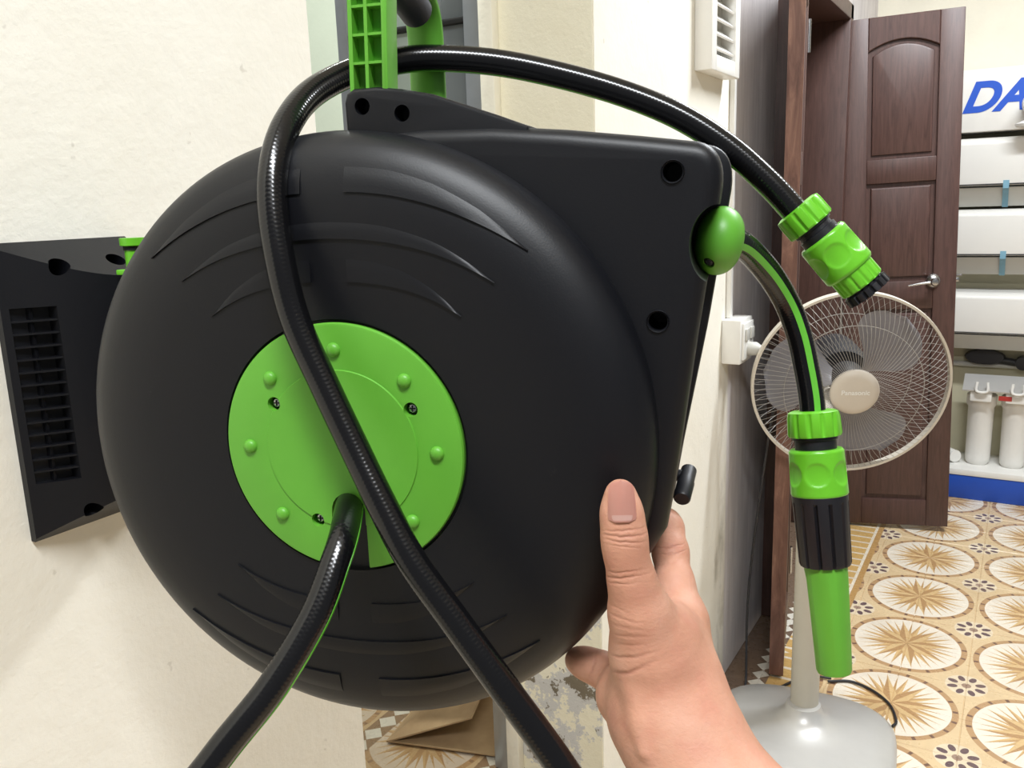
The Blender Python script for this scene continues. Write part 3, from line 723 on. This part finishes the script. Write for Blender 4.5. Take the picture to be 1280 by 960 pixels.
# swivel joint to the bracket, with green lock clip
hp = loc((-.597, .455, 1.2)); 
obj('swivel_post', bm_tube([(hp[0], hp[1], -.09), (hp[0], hp[1], .10)], .012, 20), 'black_plastic', REEL, 40)
obj('swivel_arm', bm_box(hp[0], -.13, hp[1]-.012, hp[1]+.012, -.07, .07, .004), 'black_plastic', REEL, 30)
cl = obj('lock_clip', bm_tube([(0, 0, -.006), (0, 0, .020), (0, 0, .021), (0, 0, .028)], [.0085, .0085, .012, .012], 20), 'green_gloss', REEL, 40); 
cp = loc(P(170, 334, .660)); cl.location = tuple(cp); cl.scale = (.8, .8, .8)
obj('clip_slot', bm_lathe([(.0087, .0165), (.0095, .0165), (.0095, .020), (.0087, .020)], 20, closed=True), 'dark_hole', cl, 40)
obj('clip_tab', bm_box(-.02, .0, -.004, .004, -.007, -.002, .001), 'green_gloss', cl, 30)

# ------------------------------------------------------------------ hoses
HR = .00825
def hose(path, parent, stripe_ref, angs, name='hose'):
    path = np.array(path); T_, N_, B_ = frames(path, stripe_ref); seg = 24; bm = bmesh.new()
    uv = bm.loops.layers.uv.new('UVMap'); L = np.concatenate([[0], np.cumsum(np.linalg.norm(np.diff(path, axis=0), axis=1))])
    rings = [[bm.verts.new(p + HR*(cos(2*pi*i/seg)*n + sin(2*pi*i/seg)*b)) for i in range(seg)] for p, n, b in zip(path, N_, B_)]
    for k in range(len(rings)-1):
        for i in range(seg):
            j = (i+1) % seg; f = bm.faces.new((rings[k][i], rings[k][j], rings[k+1][j], rings[k+1][i]))
            for lp, (u, q) in zip(f.loops, ((L[k], i/seg), (L[k], (i+1)/seg), (L[k+1], (i+1)/seg), (L[k+1], i/seg))): lp[uv].uv = (u, q)
    bm.faces.new(rings[0][::-1]); bm.faces.new(rings[-1])
    o = obj(name, bm, 'hose_rubber', parent, 60)
    bm = bmesh.new(); rr = []; hw = .24; angs = angs if hasattr(angs, '__len__') else [angs, angs]
    AA = np.interp(np.linspace(0, 1, len(path)), np.linspace(0, 1, len(angs)), angs)
    for p, n, b, ang in zip(path, N_, B_, AA):
        rr.append([bm.verts.new(p + q*(cos(a)*n + sin(a)*b)) for a, q in ((ang-hw, HR-.0004), (ang-hw, HR+.00025), (ang, HR+.0003), (ang+hw, HR+.00025), (ang+hw, HR-.0004))])
    for A, C in zip(rr, rr[1:]):
        for i in range(5): bm.faces.new((A[i], A[(i+1) % 5], C[(i+1) % 5], C[i]))
    obj('stripe', bm, 'stripe_green', o, 30)
    return o
FH = empty('feed_hose', tuple(P(435, 640, .49))); FH.matrix_world = Matrix.Identity(4)
tag(FH, 'black garden hose looping over the reel face and through the carry handle', 'hose')
pts = [(437, 628, .510), (435, 642, .494), (430, 668, .478), (420, 700, .468), (393, 771, .455), (340, 859, .442), (271, 946, .43), (200, 1050, .42), (180, 1170, .42), (270, 1270, .44), (450, 1290, .455), (640, 1230, .455), (740, 1120, .45), (742, 1030, .447),
       (703, 960, .447), (630, 860, .449), (568, 775, .452), (514, 700, .455), (476, 628, .460), (443, 560, .465), (405, 480, .468), (369, 400, .468), (349, 320, .466), (340, 250, .468), (345, 195, .474), (362, 150, .487), (392, 115, .508), (440, 90, .533), (490, 77, .548), (540, 72.5, .556), (620, 78, .560), (700, 94, .560), (780, 117, .558), (850, 146, .555), (910, 184, .552), (958, 226, .549), (990, 260, .547), (1003, 276, .546)]
fpath = catmull([P(*q) for q in pts], 8)
hose(fpath, FH, (0, 0, 1), [radians(q) for q in (-100, -100, -150, -200, -200, -220, -240, -245, -250)], 'hose')
def connector(parent, c0, c1, items):
    """items: list of (name, material, [(t,r)...], ribs) along the axis c0->c1 (t in metres)"""
    c0 = np.array(c0); ax = np.array(c1)-c0; ax /= np.linalg.norm(ax)
    x = np.cross(ax, (0, 0, 1)); x /= np.linalg.norm(x); y = np.cross(ax, x); Mx = basis(x, y, ax, c0)
    out = []
    for nm, m, pr, mod in items:
        o = obj(nm, bm_lathe([(r, t) for t, r in pr], 168, 'z', mod=mod), m, parent, 35); o.matrix_local = parent.matrix_world.inverted() @ Mx; out.append(o)
    return Mx, out
def flutes(n, depth, t0, t1, wdt=.45):
    def f(a, h, r):
        if h < t0 or h > t1: return 1
        q = abs(((a/(2*pi/n)) % 1)-.5)*2
        return 1-depth*max(0, 1-(q/wdt)**2)
    return f
S = .547/F
def dimple_body(m, t0, t1, r0, r1, k, parent, Mx, name):
    bm = bmesh.new(); nr, na = 40, 120; rings = []
    tc = (t0+t1)/2
    prof = []
    for i in range(nr+1):
        t = t0+(t1-t0)*i/nr; r = r0+(r1-r0)*i/nr
        e = min(i, nr-i)/nr*(t1-t0)
        if e < .0015: r -= (.0015-e)*.7
        prof.append((t, r))
    prof = [(t0, r0*.55)] + prof + [(t1, r1*.55)]
    for t, r in prof:
        ring = []
        for j in range(na):
            a = 2*pi*j/na; da = ((a-k[1]) % (2*pi/k[0])); da = min(da, 2*pi/k[0]-da)
            q = ((da*r0)**2 + (t-tc)**2)/(.0078**2)
            rr = r - (.0016*max(0, 1-q)**.5 if q < 1 else 0)
            ring.append(bm.verts.new((rr*cos(a), rr*sin(a), t)))
        rings.append(ring)
    for A, C in zip(rings, rings[1:]):
        for i in range(na): bm.faces.new((A[i], A[(i+1) % na], C[(i+1) % na], C[i]))
    bm.faces.new(rings[0][::-1]); bm.faces.new(rings[-1])
    o = obj(name, bm, m, parent, 40); o.matrix_local = parent.matrix_world.inverted() @ Mx; return o
items = [('collar_nut', 'green_gloss', [(0, 0), (0, 24*S), (.001, 29.5*S), (.004, 30.5*S), (28*S, 30.5*S), (30*S, 29*S), (30*S, 0)], flutes(12, .085, .0025, 29*S, .4)),
         ('neck', 'black_rubber', [(28*S, 0), (28*S, 25*S), (33*S, 25*S), (34*S, 22*S), (39*S, 22*S), (40*S, 24.5*S), (50*S, 24.5*S), (50*S, 0)], None),
         ('ribbed_sleeve', 'green_gloss', [(100*S, 0), (100*S, 28.5*S), (124*S, 28.5*S), (126*S, 27*S), (126*S, 0)], flutes(14, .09, 101*S, 125*S, .4)),
         ('end_ring', 'black_rubber', [(122*S, 0), (122*S, 24*S), (129*S, 24*S), (129.5*S, 28.5*S), (140*S, 29*S), (140*S, 20*S), (133*S, 18*S), (133*S, 0)], flutes(16, .12, 129*S, 141*S, .35))]
Mx, _ = connector(FH, P(995, 254+6, .547), P(1085, 364, .545), items)
dimple_body('green_gloss', 48*S, 103*S, 31.5*S, 32.5*S, (6, 2.1), FH, Mx, 'quick_connector')

OH = empty('outlet_hose', (0, 0, 0)); tag(OH, 'short black hose with green stripe and green oval stopper leaving the reel', 'hose')
sx = 30*ZB/F; sy = 43*ZB/F
k = 20; prb = []
for i in range(k+1):
    a = pi*i/k; prb.append((sy*sin(a)**.85 if 0 < i < k else 0, -sx*cos(a)))
ball = bm_lathe(prb, 48); bo = obj('stopper_ball', ball, 'green_plastic', OH, 70)
bz = (RX*.96 - np.array((0, 0, .18))); bz /= np.linalg.norm(bz); bx = np.cross((0, 0, 1), bz); bx /= np.linalg.norm(bx); by = np.cross(bz, bx)
BMX = basis(bx, by, bz, BC); bo.matrix_local = BMX
def in_ball(u, v, z): return np.array(BMX.inverted() @ Vector(P(u, v, z)))
sc_ = P(884, 330, .5); d_ = P(884, 330, .45)-P(884, 330, .5)
hc = obj('screw_hole', bm_lathe([(.0, .0022), (.0035, .0022), (.0036, .0026), (0, .0030)], 24, 'y'), 'dark_hole', OH, 40)
# seat of the screw on the ball surface, facing the camera side
nrm = (np.array(P(881, 334, ZB-.012))-BC); nrm -= bz*(nrm @ bz)*.2; nrm /= np.linalg.norm(nrm)
yy = -nrm; xx = np.cross(yy, (0, 0, 1)); xx /= np.linalg.norm(xx); zz = np.cross(xx, yy)
pb = np.array(BMX.inverted().to_3x3() @ Vector(nrm)); sc = 1/sqrt((pb[0]/sy)**2+(pb[1]/sy)**2+(pb[2]/sx)**2)
hc.matrix_local = basis(xx, yy, zz, BC+nrm*(sc+.0006))
obj('screw', bm_lathe([(.0, .0012), (.0020, .0014), (.0022, .0023)], 16, 'y'), 'steel', hc, 40)
bi = np.array(BMX.inverted()); c0_ = BC+nrm*sc
tl = lambda p: (bi @ np.append(p, 1))[:3]
cut(bo, [bm_cyl(tl(c0_+nrm*.01), tl(c0_-nrm*.0022), .0034, 24)]); shade(bo.data, 40)
opath = catmull([P(*q) for q in [(905, 297, .505), (925, 304, .516), (945, 322, .530), (966, 348, .543), (985, 381, .554), (999, 419, .558), (1008, 460, .560), (1014, 495, .560), (1016.5, 525, .560)]], 8)
hose(opath, OH, -FWD, .55, 'hose')
S = .56/F
SN = empty('spray_nozzle', tuple(P(1018, 561, .56))); SN.matrix_world = Matrix.Translation(P(1018, 561, .56)); bpy.context.view_layer.update()
tag(SN, 'green and black spray nozzle hanging at the end of the short hose', 'spray nozzle')
items = [('collar_nut', 'green_gloss', [(0, 0), (0, 26*S), (.001, 30*S), (.004, 31.5*S), (29*S, 32.5*S), (32*S, 31*S), (32*S, 0)], flutes(12, .085, .0025, 30*S, .4)),
         ('neck', 'black_rubber', [(30*S, 0), (30*S, 27*S), (36*S, 27*S), (37*S, 25*S), (52*S, 25*S), (52*S, 0)], None)]
NA, NB = P(1016, 513, .560), P(1043, 842, .563)
Mx, prt = connector(OH, NA, NB, items)
dimple_body('green_gloss', 48*S, 107*S, 33*S, 34.5*S, (6, 1.15), OH, Mx, 'quick_connector')
items = [('rubber_grip', 'black_rubber', [(104*S, 0), (104*S, 32*S), (106*S, 33.5*S), (113*S, 33.5*S), (116*S, 33.4*S), (190*S, 31.5*S), (194*S, 30*S), (194*S, 0)], flutes(12, .11, 114*S, 195*S, .28)),
         ('barrel', 'green_plastic', [(190*S, 0), (190*S, 26*S), (200*S, 26*S), (212*S, 25.8*S), (250*S, 24.5*S), (326*S, 21.5*S), (330*S, 20*S), (330*S, 0)], flutes(5, .06, 208*S, 300*S, .7)),
         ('tip', 'dark_hole', [(328*S, 0), (328*S, 6*S), (335*S, 6*S), (335*S, 0)], None)]
connector(SN, NA, NB, items)

# ------------------------------------------------------------------ hand and forearm
def sdf_cap(Pt, a, b, ra_, rb_):
    a = np.array(a, np.float32); b = np.array(b, np.float32); ab = b-a; t = np.clip(((Pt-a) @ ab)/(ab @ ab), 0, 1)
    d = Pt - a - t[..., None]*ab
    return np.sqrt((d*d).sum(-1)) - (ra_ + (rb_-ra_)*t)
def smin(a, b, k):
    h = np.clip(.5+.5*(b-a)/k, 0, 1); return b+(a-b)*h-k*h*(1-h)
def nets(f, o, h):
    s = f < 0; nx, ny, nz = f.shape
    cnt = np.zeros((nx-1, ny-1, nz-1), np.float32); acc = np.zeros(cnt.shape+(3,), np.float32)
    cor = [(i, j, k) for i in (0, 1) for j in (0, 1) for k in (0, 1)]
    def sl(a, c): return a[c[0]:nx-1+c[0], c[1]:ny-1+c[1], c[2]:nz-1+c[2]]
    for c in cor:
        for ax in range(3):
            if c[ax]: continue
            e = list(c); e[ax] = 1; fa, fb = sl(f, c), sl(f, e); m = (fa < 0) != (fb < 0)
            t = np.where(m, fa/np.where(m, fa-fb, 1), 0)
            for q in range(3): acc[..., q] += np.where(m, c[q] + (t if q == ax else 0), 0)
            cnt += m
    act = cnt > 0; idx = -np.ones(act.shape, np.int64); idx[act] = np.arange(act.sum())
    ii = np.argwhere(act); V = (ii + acc[act]/cnt[act][:, None])*h + o
    Fc = []
    for ax in range(3):
        a1, a2 = [(1, 2), (2, 0), (0, 1)][ax]
        s0 = [slice(None)]*3; s1 = [slice(None)]*3; s0[ax] = slice(0, -1); s1[ax] = slice(1, None)
        m = s[tuple(s0)] != s[tuple(s1)]; e = np.argwhere(m)
        e = e[(e[:, a1] > 0) & (e[:, a2] > 0) & (e[:, a1] < s.shape[a1]-1) & (e[:, a2] < s.shape[a2]-1)]
        inside = s[tuple(e.T)]
        def cell(d1, d2):
            q = e.copy(); q[:, a1] -= d1; q[:, a2] -= d2; return idx[tuple(q.T)]
        Q = np.stack([cell(1, 1), cell(0, 1), cell(0, 0), cell(1, 0)], 1); Q[~inside] = Q[~inside][:, ::-1]; Fc.append(Q)
    return V, np.concatenate(Fc)
def W(u, v, z, rp): return (P(u, v, z), rp*z/F)
chains = [  # (list of (u,v,z,r_px), blend)
    ([(1290, 1500, .34, 150), (1065, 1180, .40, 106), (886, 985, .452, 80), (842, 900, .468, 68)], .020),     # forearm
    ([(842, 900, .468, 66), (832, 850, .474, 60), (824, 800, .474, 52)], .022),                              # wrist to palm
    ([(812, 810, .462, 50), (800, 765, .455, 38), (789, 724, .449, 28.5)], .014),                            # thumb base
    ([(791, 728, .449, 28), (782, 690, .4455, 25.5), (780, 668, .4445, 26), (777, 640, .4445, 24.2), (775.5, 618, .446, 19.5)], .006),
    ([(838, 830, .485, 46), (852, 775, .500, 31), (843, 728, .513, 23.5)], .018),                             # index metacarpal
    ([(843, 730, .514, 22.5), (838, 690, .528, 21), (834, 660, .540, 19), (832, 652, .544, 17.5)], .006),      # index finger
    ([(846, 810, .500, 40), (852, 760, .53, 24), (844, 738, .553, 20), (832, 724, .575, 18)], .009),          # middle
    ([(830, 840, .500, 40), (820, 806, .54, 24), (806, 792, .560, 19), (792, 778, .58, 17)], .009),           # ring
    ([(805, 880, .482, 46), (784, 868, .494, 37), (776, 852, .508, 26)], .012),                               # palm heel
    ([(778, 850, .508, 23), (750, 836, .520, 20.5), (732, 829, .528, 18), (722, 825, .533, 16)], .006),        # little finger
    ([(798, 868, .452, 9), (802, 900, .447, 8), (806, 940, .440, 5)], .010),                                  # tendon at the wrist
]
prims = []
for ch, kb in chains:
    q = [W(*c) for c in ch]
    for i, (a, b) in enumerate(zip(q, q[1:])): prims.append((a[0], b[0], a[1], b[1], kb if i == 0 else .006))
allp = np.array([p[0] for p in prims]+[p[1] for p in prims]); lo = allp.min(0)-.06; hi = allp.max(0)+.06
def build_hand(lo, hi, h):
    ax = [np.arange(lo[i], hi[i], h, dtype=np.float32) for i in range(3)]
    G = np.stack(np.meshgrid(*ax, indexing='ij'), -1); D = None
    for a, b, r0, r1, kb in prims:
        l_ = np.minimum(a-r0, b-r1)-.045; h_ = np.maximum(a+r0, b+r1)+.045
        d = np.full(G.shape[:3], .08, np.float32)
        sl = tuple(slice(max(0, int((l_[i]-lo[i])/h)), max(0, int((h_[i]-lo[i])/h)+2)) for i in range(3))
        d[sl] = sdf_cap(G[sl], a, b, r0, r1)
        D = d if D is None else smin(D, d, kb)
    return nets(D, lo, h)
V, Fc = build_hand(lo, hi, .0015)
me = bpy.data.meshes.new('arm'); me.from_pydata(V.tolist(), [], Fc.tolist()); me.update()
bm = bmesh.new(); bm.from_mesh(me)
for _ in range(2): bmesh.ops.smooth_vert(bm, verts=bm.verts, factor=.4, use_axis_x=True, use_axis_y=True, use_axis_z=True)
bm.to_mesh(me); bm.free()
PE = empty('person', tuple(P(852, 895, .468))); PE.matrix_world = Matrix.Identity(4)
tag(PE, 'bare right hand and forearm of a person gripping the rim of the black reel', 'person')
hand = obj('hand_and_forearm', me, 'skin', PE); me.polygons.foreach_set('use_smooth', [True]*len(me.polygons))
# thumb nail: curved plate on the back of the thumb
def nail(name, m, c0, c1, halfw, lift, rpx, zc, t0=0., t1=1., par=PE):
    A = P(*c0); B_ = P(*c1); ax = B_-A; Ln = np.linalg.norm(ax); ax /= Ln
    out = -los_ ; out = out-ax*(out @ ax); out /= np.linalg.norm(out); sd = np.cross(ax, out)
    bm = bmesh.new(); g = []; nu, nv = 16, 14
    for i in range(nu+1):
        t = t0+(t1-t0)*i/nu; row = []
        wd = halfw*(1-.12*t)*min(1, sqrt(max(0, 1-((t-.80)/.20)**2)) if t > .80 else 1)*(min(1, sqrt(max(0, 1-((.16-t)/.16)**2))*.55+.45) if t < .16 else 1)
        for j in range(nv+1):
            s = -1+2*j/nv; a = s*wd/rpx
            rr = rpx - .0022*max(0, t-.3)**2
            row.append(bm.verts.new(A+ax*Ln*t + sd*rr*sin(a) + out*(rr*cos(a)-rpx+lift)))
        g.append(row)
    for i in range(nu):
        for j in range(nv): bm.faces.new((g[i][j], g[i+1][j], g[i+1][j+1], g[i][j+1]))
    bmesh.ops.solidify(bm, geom=bm.faces[:], thickness=.0008)
    return obj(name, bm, m, par, 60)
los_ = P(777, 630, .44)-CAM; los_ /= np.linalg.norm(los_)
zn = .4345
nl = nail('thumb_nail', 'nail', (778, 653, zn-.0016), (776, 600, zn+.0010), .0083, .0013, .0100, zn)
nail('nail_moon', 'nail_moon', (778, 653, zn-.0016), (776, 600, zn+.0010), .0056, .00142, .0100, zn, .04, .17, nl)
